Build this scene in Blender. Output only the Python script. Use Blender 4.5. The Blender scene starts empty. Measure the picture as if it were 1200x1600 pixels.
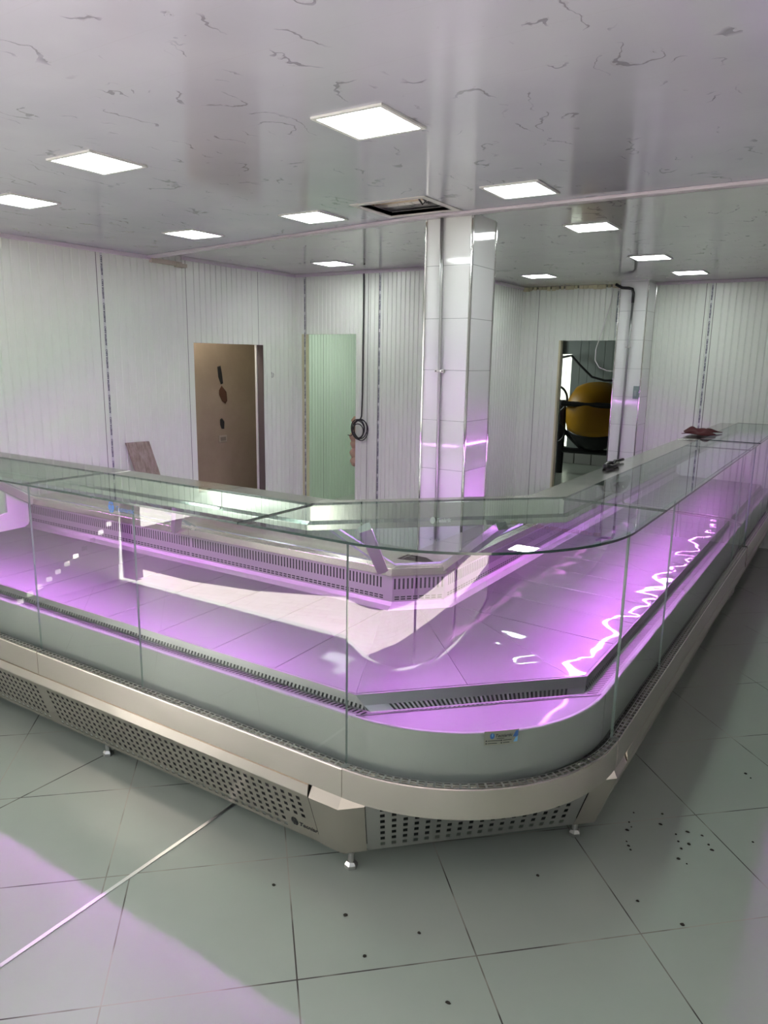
import bpy, bmesh, math, random
from mathutils import Vector, Matrix
S = bpy.context.scene
COL = S.collection
random.seed(7)
# ------------------------------------------------------------------ camera, light, exposure
CAM_H = 1.96
F_PX, YAW, PITCH, ROLL = 1148.6, 32.66, 11.776, 0.954
cam_d = bpy.data.cameras.new('camera'); cam = bpy.data.objects.new('camera', cam_d); COL.objects.link(cam)
cam_d.sensor_fit = 'VERTICAL'; cam_d.sensor_height = 36.0; cam_d.lens = 36.0 * F_PX / 1600.0
cam_d.clip_start = 0.02; cam_d.clip_end = 200
ya, pi_, ro = math.radians(YAW), math.radians(PITCH), math.radians(ROLL)
fwd = Vector((-math.sin(ya) * math.cos(pi_), math.cos(ya) * math.cos(pi_), -math.sin(pi_)))
rgt = Vector((math.cos(ya), math.sin(ya), 0)); upv = rgt.cross(fwd)
r2 = rgt * math.cos(ro) + upv * math.sin(ro); u2 = r2.cross(fwd)
M = Matrix((r2, u2, -fwd)).transposed().to_4x4(); M.translation = (0, 0, CAM_H)
cam.matrix_world = M
S.camera = cam
S.view_settings.view_transform = 'Standard'; S.view_settings.look = 'None'
S.view_settings.gamma = 1.0; S.view_settings.use_curve_mapping = False
S.view_settings.exposure = 0.38
S.cycles.use_denoising = True
S.cycles.max_bounces = 10; S.cycles.diffuse_bounces = 4; S.cycles.glossy_bounces = 5
S.cycles.transparent_max_bounces = 24; S.cycles.transmission_bounces = 6
S.cycles.caustics_reflective = False; S.cycles.caustics_refractive = False
S.cycles.sample_clamp_indirect = 6.0
W = bpy.data.worlds.new('sky'); S.world = W; W.use_nodes = True
W.node_tree.nodes['Background'].inputs[0].default_value = (0.86, 0.93, 1.0, 1)
W.node_tree.nodes['Background'].inputs[1].default_value = .9
sun_d = bpy.data.lights.new('sun', 'SUN'); sun_d.energy = 58; sun_d.angle = 0.01; sun_d.color = (1, .97, .93)
sun = bpy.data.objects.new('sun', sun_d); COL.objects.link(sun)
sun.rotation_euler = Vector((-.5, .05, -.86)).to_track_quat('-Z', 'Y').to_euler()
LAMP_E, LED_E = 23.5, 124.0
# ------------------------------------------------------------------ materials
def mat(name, col=(.5, .5, .5), rough=.5, metal=0.0, spec=.5, emit=None, es=0):
    m = bpy.data.materials.new(name); m.use_nodes = True
    b = m.node_tree.nodes['Principled BSDF']
    b.inputs['Base Color'].default_value = (*col, 1); b.inputs['Roughness'].default_value = rough
    b.inputs['Metallic'].default_value = metal; b.inputs['Specular IOR Level'].default_value = spec
    if emit:
        b.inputs['Emission Color'].default_value = (*emit, 1); b.inputs['Emission Strength'].default_value = es
    return m
class N:
    def __init__(s, m): s.t = m.node_tree; s.b = s.t.nodes['Principled BSDF']
    def n(s, ty, **kw):
        x = s.t.nodes.new(ty)
        for k, v in kw.items():
            if k.startswith('i_'):
                key = k[2:]; key = int(key) if key.isdigit() else key
                x.inputs[key].default_value = v
            else: setattr(x, k, v)
        return x
    def l(s, a, b): s.t.links.new(a, b)
    def math(s, op, a, b=None, c=None):
        x = s.t.nodes.new('ShaderNodeMath'); x.operation = op
        for i, v in enumerate((a, b, c)):
            if v is None: continue
            if isinstance(v, (int, float)): x.inputs[i].default_value = v
            else: s.l(v, x.inputs[i])
        return x.outputs[0]
    def pos(s):
        g = s.n('ShaderNodeNewGeometry'); return g.outputs['Position']
    def mix(s, f, a, b):
        x = s.t.nodes.new('ShaderNodeMix'); x.data_type = 'RGBA'
        if isinstance(f, (int, float)): x.inputs[0].default_value = f
        else: s.l(f, x.inputs[0])
        for i, v in ((6, a), (7, b)):
            if isinstance(v, tuple): x.inputs[i].default_value = (*v, 1)
            else: s.l(v, x.inputs[i])
        return x.outputs[2]
    def noise(s, vec, scale, detail=3, rough=.5, dist=0):
        x = s.n('ShaderNodeTexNoise', i_Scale=scale, i_Detail=detail, i_Roughness=rough, i_Distortion=dist)
        if vec is not None: s.l(vec, x.inputs['Vector'])
        return x.outputs['Fac']
    def scale(s, vec, sx, sy, sz, rz=0, loc=(0, 0, 0)):
        x = s.n('ShaderNodeMapping'); x.inputs['Scale'].default_value = (sx, sy, sz)
        x.inputs['Rotation'].default_value = (0, 0, rz); x.inputs['Location'].default_value = loc
        s.l(vec, x.inputs['Vector']); return x.outputs[0]
    def ramp(s, f, p0, p1):
        x = s.n('ShaderNodeMapRange'); x.inputs[1].default_value = p0; x.inputs[2].default_value = p1
        s.l(f, x.inputs[0]); return x.outputs[0]
    def bump(s, h, st, dist=.01):
        x = s.n('ShaderNodeBump'); x.inputs['Strength'].default_value = st; x.inputs['Distance'].default_value = dist
        s.l(h, x.inputs['Height']); s.l(x.outputs[0], s.b.inputs['Normal'])

def steel(name, col=(.63, .61, .58), rough=.26, wav=0.0, wsc=6.0):
    m = mat(name, col, rough, 1.0); k = N(m); p = k.pos()
    if wav: k.bump(k.noise(p, wsc, 2, .4), wav, .02)
    return m
M_STEEL = steel('brushed_steel', (.70, .635, .575), rough=.25, wav=.2, wsc=4)
M_GRILLE = steel('grille_steel', (.22, .22, .22), .42)
M_CANOPY = steel('canopy_steel', (.52, .51, .48), .15, .06, 4)
M_REAR = steel('rear_panel_steel', (.34, .32, .33), .62)
M_STEEL_S = steel('satin_steel', (.60, .59, .57), .34)
M_PLATE = mat('deck_steel', (.21, .20, .22), .46, 1.0)
def plate_mat(m, coat, wav):
    k = N(m); p = k.pos(); k.b.inputs['Coat Weight'].default_value = coat; k.b.inputs['Coat Roughness'].default_value = .04; k.b.inputs['Coat IOR'].default_value = 1.7
    x = k.n('ShaderNodeBump'); x.inputs['Strength'].default_value = wav; x.inputs['Distance'].default_value = .03
    k.l(k.noise(k.scale(p, 1, 1.0, 1), 3.4, .6, .4, .5), x.inputs['Height']); k.l(x.outputs[0], k.b.inputs['Coat Normal'])
plate_mat(M_PLATE, .1, .1)
M_PLATEW = mat('wavy_deck_steel', (.20, .19, .21), .44, 1.0); plate_mat(M_PLATEW, .6, .6)
M_TRIM = steel('polished_trim', (.72, .72, .70), .12)
M_STRIP = steel('strip_metal', (.80, .79, .77), .42)
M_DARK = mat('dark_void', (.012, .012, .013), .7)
M_BODY = mat('dark_body', (.05, .05, .05), .6)
M_GREYP = mat('grey_lacquer', (.30, .315, .30), .34)
M_BLACK = mat('black_plastic', (.015, .015, .016), .4)
M_WHITE = mat('white_plastic', (.75, .75, .73), .35)
M_FOAM = mat('yellow_foam', (.62, .60, .40), .9)
M_LED = mat('pink_led', (.9, .6, .9), .4, emit=(.80, .24, 1.0), es=LED_E)
M_LED2 = mat('dim_pink_led', (.9, .6, .9), .4, emit=(.80, .24, 1.0), es=LED_E * .4)
M_LAMP = mat('lamp_diffuser', (.9, .9, .9), .5, emit=(.95, 1.0, .98), es=LAMP_E)
M_BLUE = mat('blue_print', (.03, .13, .42), .5)
M_LBLUE = mat('light_blue_print', (.18, .42, .72), .5)
M_NAVY = mat('navy_print', (.012, .016, .06), .5)
M_ETCH = mat('white_print', (.9, .9, .9), .5)

def glass(name, ior=1.55, tint=(.93, .985, .96), rough=0.0):
    m = bpy.data.materials.new(name); m.use_nodes = True; t = m.node_tree; t.nodes.clear()
    out = t.nodes.new('ShaderNodeOutputMaterial'); mx = t.nodes.new('ShaderNodeMixShader')
    tr = t.nodes.new('ShaderNodeBsdfTransparent'); tr.inputs[0].default_value = (*tint, 1)
    gl = t.nodes.new('ShaderNodeBsdfGlossy'); gl.inputs['Roughness'].default_value = rough
    fr = t.nodes.new('ShaderNodeFresnel'); fr.inputs[0].default_value = ior
    ge = t.nodes.new('ShaderNodeNewGeometry'); sb = t.nodes.new('ShaderNodeMath'); sb.operation = 'SUBTRACT'; sb.inputs[0].default_value = 1
    mu = t.nodes.new('ShaderNodeMath'); mu.operation = 'MULTIPLY'
    t.links.new(ge.outputs['Backfacing'], sb.inputs[1]); t.links.new(fr.outputs[0], mu.inputs[0]); t.links.new(sb.outputs[0], mu.inputs[1])
    t.links.new(mu.outputs[0], mx.inputs[0]); t.links.new(tr.outputs[0], mx.inputs[1]); t.links.new(gl.outputs[0], mx.inputs[2])
    t.links.new(mx.outputs[0], out.inputs[0]); return m
M_GLASS = glass('clear_glass', 1.75, (.965, .985, .972))
M_GLASSR = glass('hazy_rear_glass', 1.5, (.94, .96, .95), .16)
M_GLASST = glass('top_glass', 1.85, (.86, .95, .92))
M_EDGED = mat('dark_glass_edge', (.012, .035, .03), .15)
M_EDGE = mat('glass_edge', (.24, .31, .285), .15)

# floor
M_FLOOR = mat('floor_tiles', (.25, .27, .24), .3)
def floor_mat():
    k = N(M_FLOOR); p = k.pos(); sep = k.n('ShaderNodeSeparateXYZ'); k.l(p, sep.inputs[0])
    left = k.math('LESS_THAN', sep.outputs[0], -2.13)
    def grid(ox, oy):
        d = k.n('ShaderNodeVectorMath', operation='SUBTRACT'); k.l(p, d.inputs[0]); d.inputs[1].default_value = (ox, oy, 0)
        r = k.scale(d.outputs[0], 1 / .6, 1 / .6, 1, 0)
        m = k.n('ShaderNodeVectorRotate'); m.rotation_type = 'Z_AXIS'; m.inputs['Angle'].default_value = -math.radians(43.2); k.l(r, m.inputs[0])
        s2 = k.n('ShaderNodeSeparateXYZ'); k.l(m.outputs[0], s2.inputs[0])
        o = []; cells = []
        for i in (0, 1):
            f = k.math('FRACT', k.math('ADD', s2.outputs[i], 100.5)); o.append(k.math('ABSOLUTE', k.math('SUBTRACT', f, .5)))
            cells.append(k.math('FLOOR', k.math('ADD', s2.outputs[i], 100.0)))
        return k.math('MINIMUM', o[0], o[1]), k.math('ADD', k.math('MULTIPLY', cells[0], 12.9), k.math('MULTIPLY', cells[1], 78.2))
    g1, c1 = grid(-1.297, 1.552); g2, c2 = grid(-2.618, 1.952)
    mx = k.n('ShaderNodeMix'); mx.data_type = 'FLOAT'; k.l(left, mx.inputs[0]); k.l(g1, mx.inputs[2]); k.l(g2, mx.inputs[3])
    saw = k.math('ABSOLUTE', k.math('ADD', sep.outputs[0], 2.962))
    gd = k.math('MINIMUM', mx.outputs[0], k.math('MULTIPLY', saw, 1.2))
    gr = k.math('LESS_THAN', gd, .0042)
    n1 = k.noise(p, 1.1, 5, .6); n3 = k.noise(p, 2.6, 3)
    base = k.mix(k.ramp(n1, .2, .8), (.38, .42, .36), (.44, .48, .415))
    gc = k.mix(k.ramp(n3, .42, .56), (.05, .042, .035), (.42, .40, .33))
    k.l(k.mix(gr, base, gc), k.b.inputs['Base Color'])
    inv = k.math('SUBTRACT', 1.0, gr); k.bump(inv, .4, .003)
floor_mat()
# ceiling of marbled plastic panels
def ceil_mat(name, a, b):
    m = mat(name, a, .1, spec=.6); k = N(m); p = k.pos()
    wob = k.n('ShaderNodeTexNoise', i_Scale=9.0, i_Detail=3.0); k.l(p, wob.inputs['Vector'])
    off = k.n('ShaderNodeVectorMath', operation='SCALE'); k.l(wob.outputs['Color'], off.inputs[0]); off.inputs['Scale'].default_value = .16
    ad = k.n('ShaderNodeVectorMath', operation='ADD'); k.l(p, ad.inputs[0]); k.l(off.outputs[0], ad.inputs[1])
    w = k.noise(k.scale(ad.outputs[0], 1.5, .75, 1, .5), 3.0, 0, .5)
    ridge = k.math('ABSOLUTE', k.math('SUBTRACT', k.math('FRACT', k.math('MULTIPLY', w, 5.0)), .5))
    msk = k.ramp(k.noise(p, 5.0, 2), .53, .60)
    v = k.math('MULTIPLY', k.math('LESS_THAN', ridge, .035), msk)
    wide = k.math('MULTIPLY', k.math('MULTIPLY', k.math('LESS_THAN', ridge, .085), k.math('GREATER_THAN', k.noise(p, 5.0, 2), .60)), k.math('GREATER_THAN', k.noise(p, 30, 4, .7), .5))
    base = k.mix(k.ramp(k.noise(p, 1.4, 3), .35, .65), a, b)
    base = k.mix(k.math('MULTIPLY', wide, .45), base, (.36, .35, .38))
    base = k.mix(k.math('MULTIPLY', v, .6), base, (.15, .14, .17))
    sep = k.n('ShaderNodeSeparateXYZ'); k.l(p, sep.inputs[0])
    f = k.math('FRACT', k.math('MULTIPLY', k.math('ADD', sep.outputs[1], 50.03), 1 / .25))
    j = k.math('LESS_THAN', f, .012)
    k.l(k.mix(k.math('MULTIPLY', j, .25), base, (.4, .39, .42)), k.b.inputs['Base Color'])
    k.bump(k.noise(p, 1.6, 2), .05, .05)
    return m
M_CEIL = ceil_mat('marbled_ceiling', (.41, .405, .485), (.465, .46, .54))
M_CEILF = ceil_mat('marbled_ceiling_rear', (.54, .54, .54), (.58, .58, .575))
M_CORN = mat('ceiling_trim_plastic', (.66, .60, .66), .3)
# walls
def wall_mat(name, col):
    m = mat(name, col, .26, spec=.45); k = N(m); p = k.pos()
    n = k.noise(p, 1.3, 4); k.l(k.mix(k.ramp(n, .3, .7), tuple(c * .95 for c in col), col), k.b.inputs['Base Color'])
    k.bump(k.noise(k.scale(p, 1, 1, .12), 9, 2), .06, .01); return m
M_WALL = wall_mat('sandwich_panel', (.83, .88, .80))
M_WALLG = wall_mat('sandwich_panel_green', (.60, .70, .60))
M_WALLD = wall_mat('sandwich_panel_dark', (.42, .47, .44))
M_BEIGE = mat('beige_plaster', (.36, .29, .215), .85)
def beige():
    k = N(M_BEIGE); p = k.pos(); n = k.noise(p, 2, 6, .65)
    k.l(k.mix(k.ramp(n, .35, .7), (.29, .225, .165), (.36, .285, .21)), k.b.inputs['Base Color'])
beige()
M_BRICK = mat('broken_brick', (.075, .03, .014), .95)
M_CONC = mat('concrete', (.20, .20, .19), .85)
M_TILEW = mat('white_wall_tile', (.80, .82, .81), .06, spec=.6)
def tilew():
    k = N(M_TILEW); p = k.pos(); s = k.n('ShaderNodeSeparateXYZ'); k.l(p, s.inputs[0])
    f = k.math('FRACT', k.math('DIVIDE', k.math('ADD', s.outputs[2], .268), .309))
    j = k.math('LESS_THAN', f, .011)
    k.l(k.mix(j, (.80, .82, .81), (.42, .45, .44)), k.b.inputs['Base Color'])
    k.bump(k.math('SUBTRACT', 1.0, j), .4, .004)
tilew()
# outside
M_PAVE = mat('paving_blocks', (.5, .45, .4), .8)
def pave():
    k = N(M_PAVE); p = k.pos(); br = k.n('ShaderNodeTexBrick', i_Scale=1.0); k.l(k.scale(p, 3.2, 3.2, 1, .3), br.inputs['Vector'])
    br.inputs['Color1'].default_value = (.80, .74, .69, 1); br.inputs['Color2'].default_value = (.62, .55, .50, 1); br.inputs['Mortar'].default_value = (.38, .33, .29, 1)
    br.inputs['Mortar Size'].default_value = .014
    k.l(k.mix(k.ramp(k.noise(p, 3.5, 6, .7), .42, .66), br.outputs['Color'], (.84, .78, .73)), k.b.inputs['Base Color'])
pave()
M_SHADE = mat('ground_shade', (.018, .018, .018), .9)  # near-black colour stands for ground lying in shade
M_FACADE = mat('facade_render', (.35, .33, .30), .9)
M_DOT_BACK = mat('dot_backing_white', (.85, .85, .82), .9)  # white for the backing added behind the wall openings

# ------------------------------------------------------------------ mesh helpers
class MB:
    def __init__(s): s.v = []; s.f = []; s.mi = []
    def add(s, vs, fs, mi=0):
        o = len(s.v); s.v += [tuple(v) for v in vs]
        for f in fs: s.f.append([i + o for i in f]); s.mi.append(mi)
    def quad(s, a, b, c, d, mi=0): s.add([a, b, c, d], [(0, 1, 2, 3)], mi)
    def box(s, lo, hi, mi=0):
        x0, y0, z0 = lo; x1, y1, z1 = hi
        s.add([(x0, y0, z0), (x1, y0, z0), (x1, y1, z0), (x0, y1, z0), (x0, y0, z1), (x1, y0, z1), (x1, y1, z1), (x0, y1, z1)],
              [(0, 3, 2, 1), (4, 5, 6, 7), (0, 1, 5, 4), (1, 2, 6, 5), (2, 3, 7, 6), (3, 0, 4, 7)], mi)
    def hexa(s, bot, top, mi=0, mside=None):   # two polygons with the same count
        n = len(bot); ms = mi if mside is None else mside
        o = len(s.v); s.v += [tuple(v) for v in bot] + [tuple(v) for v in top]
        s.f.append([o + i for i in range(n)][::-1]); s.mi.append(mi)
        s.f.append([o + n + i for i in range(n)]); s.mi.append(mi)
        for i in range(n):
            j = (i + 1) % n; s.f.append([o + i, o + j, o + n + j, o + n + i]); s.mi.append(ms)
    def bar(s, a, b, w, h, up=(0, 0, 1), mi=0):
        a, b = Vector(a), Vector(b); d = (b - a).normalized(); sd = d.cross(Vector(up)).normalized(); u = sd.cross(d)
        def ring(p): return [p + sd * (w / 2 * i) + u * (h / 2 * j) for i, j in ((-1, -1), (1, -1), (1, 1), (-1, 1))]
        s.hexa(ring(a), ring(b), mi)
    def tube(s, pts, r, n=8, mi=0, closed=False):
        pts = [Vector(p) for p in pts]; m = len(pts); rings = []; prev = None
        for i, p in enumerate(pts):
            t = (pts[(i + 1) % m] - pts[i - 1]) if closed else (pts[min(i + 1, m - 1)] - pts[max(i - 1, 0)])
            t.normalize()
            if prev is None: a = t.cross(Vector((0, 0, 1)) if abs(t.z) < .9 else Vector((1, 0, 0))).normalized()
            else: a = (prev - t * prev.dot(t)).normalized()
            prev = a; b = t.cross(a); rr = r[i] if isinstance(r, (list, tuple)) else r
            rings.append([p + (a * math.cos(2 * math.pi * k / n) + b * math.sin(2 * math.pi * k / n)) * rr for k in range(n)])
        o = len(s.v)
        for rg in rings: s.v += [tuple(v) for v in rg]
        for i in range(m if closed else m - 1):
            j = (i + 1) % m
            for k in range(n):
                k2 = (k + 1) % n; s.f.append([o + i * n + k, o + i * n + k2, o + j * n + k2, o + j * n + k]); s.mi.append(mi)
        if not closed:
            s.f.append([o + k for k in range(n)][::-1]); s.mi.append(mi)
            s.f.append([o + (m - 1) * n + k for k in range(n)]); s.mi.append(mi)
    def lathe(s, prof, c, axis=(0, 0, 1), n=24, mi=0):
        ax = Vector(axis).normalized(); a = ax.orthogonal().normalized(); b = ax.cross(a); c = Vector(c); o = len(s.v)
        for r, h in prof:
            for k in range(n):
                t = 2 * math.pi * k / n; s.v.append(tuple(c + ax * h + (a * math.cos(t) + b * math.sin(t)) * r))
        for i in range(len(prof) - 1):
            for k in range(n):
                k2 = (k + 1) % n; s.f.append([o + i * n + k, o + i * n + k2, o + (i + 1) * n + k2, o + (i + 1) * n + k]); s.mi.append(mi)
        s.f.append([o + k for k in range(n)][::-1]); s.mi.append(mi)
        s.f.append([o + (len(prof) - 1) * n + k for k in range(n)]); s.mi.append(mi)
    def grid(s, P, sb, tb, hole=None, mi=0):
        o = len(s.v); ns = len(sb)
        for t in tb:
            for q in sb: s.v.append(tuple(P(q, t)))
        for j in range(len(tb) - 1):
            for i in range(ns - 1):
                if hole and hole(i, j): continue
                s.f.append([o + j * ns + i, o + j * ns + i + 1, o + (j + 1) * ns + i + 1, o + (j + 1) * ns + i]); s.mi.append(mi)
    def build(s, name, mats, parent=None, smooth=False, solid=0, bevel=0, recalc=True):
        me = bpy.data.meshes.new(name); me.from_pydata(s.v, [], s.f)
        if not isinstance(mats, (list, tuple)): mats = [mats]
        for m in mats: me.materials.append(m)
        me.polygons.foreach_set('material_index', s.mi)
        bm = bmesh.new(); bm.from_mesh(me); bmesh.ops.remove_doubles(bm, verts=bm.verts, dist=1e-5)
        loose = [v for v in bm.verts if not v.link_faces]
        if loose: bmesh.ops.delete(bm, geom=loose, context='VERTS')
        if recalc: bmesh.ops.recalc_face_normals(bm, faces=bm.faces)
        bm.to_mesh(me); bm.free()
        if smooth: me.polygons.foreach_set('use_smooth', [True] * len(me.polygons))
        o = bpy.data.objects.new(name, me); COL.objects.link(o)
        if parent is not None: o.parent = parent; o.matrix_parent_inverse = PINV.get(parent.name, Matrix())
        if solid:
            md = o.modifiers.new('solid', 'SOLIDIFY'); md.thickness = solid; md.offset = -1
        if bevel:
            md = o.modifiers.new('bevel', 'BEVEL'); md.width = bevel; md.segments = 2; md.limit_method = 'ANGLE'
        return o
PINV = {}
def shade(o):
    o.data.polygons.foreach_set('use_smooth', [True] * len(o.data.polygons)); o.data.set_sharp_from_angle(angle=math.radians(30)); return o
def thing(name, label, cat, loc=(0, 0, 0), group=None):
    o = bpy.data.objects.new(name, None); COL.objects.link(o); o.location = loc; o.empty_display_size = .1
    PINV[o.name] = Matrix.Translation(loc).inverted()
    o['label'] = label; o['category'] = cat
    if group: o['group'] = group
    return o
def tag(o, label, cat, group=None, kind=None):
    o['label'] = label; o['category'] = cat
    if group: o['group'] = group
    if kind: o['kind'] = kind
    return o
def struct(o, label=None):
    o['kind'] = 'structure'
    if label: o['label'] = label
    return o
def sub(o, parent):   # sub-part: parent is a mesh without own transform
    o.parent = parent; o.matrix_parent_inverse = PINV.get(parent.parent.name, Matrix()) if False else Matrix()
    return o
def text_geo(txt, size, shear=.25, bold=0.0):
    cu = bpy.data.curves.new('t', 'FONT'); cu.body = txt; cu.size = size; cu.shear = shear; cu.offset = bold; cu.resolution_u = 2
    ob = bpy.data.objects.new('t', cu); COL.objects.link(ob)
    dg = bpy.context.evaluated_depsgraph_get(); me = bpy.data.meshes.new_from_object(ob.evaluated_get(dg))
    vs = [v.co.copy() for v in me.vertices]; fs = [list(p.vertices) for p in me.polygons]
    bpy.data.objects.remove(ob); bpy.data.curves.remove(cu); bpy.data.meshes.remove(me)
    return vs, fs
def put_text(mb, txt, size, fn, shear=.25, mi=0, bold=0):
    vs, fs = text_geo(txt, size, shear, bold); mb.add([fn(v.x, v.y) for v in vs], fs, mi)
def leaf(mb, fn, cx, cy, r, mi=0, asp=.72):
    # round leaf mark split by thin veins
    for sgn in (-1, 1):
        for a0, a1 in ((-88, -35), (-28, 20), (27, 86)):
            pts = [(cx + sgn * r * .06, cy + r * math.sin(math.radians(a0)))]
            for k in range(7):
                a = math.radians(a0 + (a1 - a0) * k / 6); pts.append((cx + sgn * r * asp * math.cos(a) + sgn * r * .04, cy + r * math.sin(a)))
            pts.append((cx + sgn * r * .06, cy + r * math.sin(math.radians(a1)) * .9))
            mb.add([fn(*p) for p in pts], [list(range(len(pts)))], mi)

# ------------------------------------------------------------------ room shell
ZC, ZF = 2.80, 2.84            # lower front ceiling, rear ceiling
XL, YB1, XJ, YB2 = -5.37, 6.5, -3.665, 8.8
XR, YF = 3.2, -.12
mb = MB(); mb.box((-9.5, YF, -.12), (XR + .1, 16, 0)); struct(mb.build('floor', M_FLOOR))
def ribbed(mb, mp, rects, joints=(), pitch=.0708, phase=0.0):
    for a0, a1, z0, z1 in rects:
        ks = [a0]; d = [0.0]
        ev = []
        k = math.floor((a0 - phase) / pitch)
        while True:
            c = phase + k * pitch; k += 1
            if c > a1 - .012: break
            if c < a0 + .012: continue
            if any(abs(c - j) < .03 for j in joints): continue
            ev.append((c, .008, .0085))
        for j in joints:
            if a0 + .01 < j < a1 - .01:
                ev.append((j, .02, .0035)); mb.quad(mp(j - .0022, .0004, z0), mp(j + .0022, .0004, z0), mp(j + .0022, .0004, z1), mp(j - .0022, .0004, z1), 1)
        ev.sort()
        for c, dep, w in ev:
            ks += [c - w, c - w * .4, c + w * .4, c + w]; d += [0, -dep, -dep, 0]
        ks.append(a1); d.append(0)
        mb.grid(lambda i, z: mp(ks[i], d[i], z), list(range(len(ks))), [z0, z1])
# left wall (x = XL), with doorway 1
mb = MB()
mpL = lambda a, d, z: (XL + d, a, z)
jl = [3.98, 4.93, 5.90]
ribbed(mb, mpL, [(1.6, 5.0, 0, ZF), (5.0, 5.97, 2.08, ZF), (5.97, 6.5, 0, ZF)], jl)
mb.box((XL - .10, 1.6, 0), (XL - .022, 5.0, ZF)); mb.box((XL - .10, 5.0, 2.08), (XL - .022, 5.97, ZF)); mb.box((XL - .10, 5.97, 0), (XL - .022, 6.6, ZF))
# front stretch with openings added to reflect as light dots
hs = [(.86 - i * .085, .045 + i * .036 + .0011 * i * i) for i in range(12)]
yb = sorted({YF, 1.6} | {round(y + s, 4) for y, z in hs for s in (-.026, .026)})
zb = sorted({0.0, ZF} | {round(z + s, 4) for y, z in hs for s in (-.019, .019)})
def hole(i, j):
    cy, cz = (yb[i] + yb[i + 1]) / 2, (zb[j] + zb[j + 1]) / 2
    return any(abs(cy - y) < .026 and abs(cz - z) < .019 for y, z in hs)
mb.grid(lambda y, z: (XL, y, z), yb, zb, hole)
WL = struct(mb.build('wall_left', [M_WALL, M_BODY]))
mb = MB()
for dx, dz, pts in ((0, 0, [(0, 0), (.012, -.03), (.006, -.06)]), (.02, 0, [(0, -.01), (.014, -.02), (.01, -.05), (-.004, -.055)])):
    mb.tube([(XL + .002, 6.09 + dx + p[0], 1.80 + p[1]) for p in pts], .0022, 5)
mb.build('pencil_mark', M_BLACK, WL)
# back wall 1 with doorway 2
mb = MB(); mp1 = lambda a, d, z: (a, YB1 - d, z)
ribbed(mb, mp1, [(XL, -5.28, 0, ZF), (-5.28, -4.55, 2.21, ZF), (-4.55, XJ, 0, ZF)], [-5.22, -4.40, -4.27], .052)
mb.box((XL, YB1 + .022, 0), (-5.28, YB1 + .08, ZF)); mb.box((-5.28, YB1 + .022, 2.21), (-4.55, YB1 + .08, ZF)); mb.box((-4.55, YB1 + .022, 0), (XJ, YB1 + .08, ZF))
struct(mb.build('wall_rear_left', [M_WALL, M_BODY]))
mb = MB(); mb.box((-5.283, YB1 + .003, 0), (-5.25, YB1 + .085, 2.21)); struct(mb.build('trim_1', M_FOAM), 'yellow foam core showing at the left jamb of the middle doorway')
# jog wall
mb = MB(); ribbed(mb, lambda a, d, z: (XJ + d, a, z), [(YB1, YB2, 0, ZF)], [7.6], .07); mb.box((XJ - .08, YB1, 0), (XJ - .022, YB2 + .08, ZF)); struct(mb.build('wall_jog', [M_WALL, M_BODY]))
# back wall 2 with doorway 3, continuing right of the second column
mb = MB(); mp2 = lambda a, d, z: (a, YB2 - d, z)
ribbed(mb, mp2, [(XJ, -3.17, 0, ZF - .03), (-3.17, -2.47, 2.21, ZF - .03), (-2.47, -2.36, 0, ZF - .03), (-2.12, XR, 0, ZF)], [-3.45, -1.56, -1.47, -.6, .3], .066)
mb.box((XJ, YB2 + .022, 0), (-3.17, YB2 + .08, ZF - .03)); mb.box((-3.17, YB2 + .022, 2.21), (-2.47, YB2 + .08, ZF - .03)); mb.box((-2.47, YB2 + .022, 0), (XR, YB2 + .08, ZF))
struct(mb.build('wall_rear_right', [M_WALL, M_BODY]))
mb = MB()
mb.box((-3.172, YB2 + .003, 0), (-3.15, YB2 + .085, 2.21))
for i in range(22):
    x = XJ + .03 + i * .056; w = random.uniform(.03, .06); mb.box((x, YB2 - .008 - random.uniform(0, .012), ZF - .036 - random.uniform(0, .015)), (x + w, YB2 + .03, ZF - .001))
mb.box((XJ + .02, YB2 - .05, ZF - .05), (XJ + .09, YB2, ZF - .005))
struct(mb.build('trim_2', M_FOAM), 'yellow sealing foam along the top of the wall above the right doorway')
mb = MB(); mb.box((XR, YF, 0), (XR + .1, YB2 + .08, ZF)); struct(mb.build('wall_right', M_WALL))
# front wall: wide open shopfront from x=-5.2 to x=1.9, one slim post with a crossbar
mb = MB(); mb.box((XL - .1, YF - .1, 2.66), (XR + .1, YF, ZF)); mb.box((1.9, YF - .1, 0), (XR + .1, YF, 2.66))
struct(mb.build('wall_front', M_WALL))
mb = MB(); mb.box((XL - .1, YF - .1, 0), (-5.24, YF, 2.66)); struct(mb.build('trim_9', M_BODY), 'dark side post of the shopfront')
mb = MB(); mb.box((-.86, YF - .08, 0), (-.80, YF - .02, 2.66)); mb.box((.32, YF - .08, 0), (.38, YF - .02, 2.66)); mb.box((1.84, YF - .08, 0), (1.9, YF - .02, 2.66)); struct(mb.build('door_1', M_STEEL_S), 'slim grey metal posts of the open shopfront')
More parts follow.
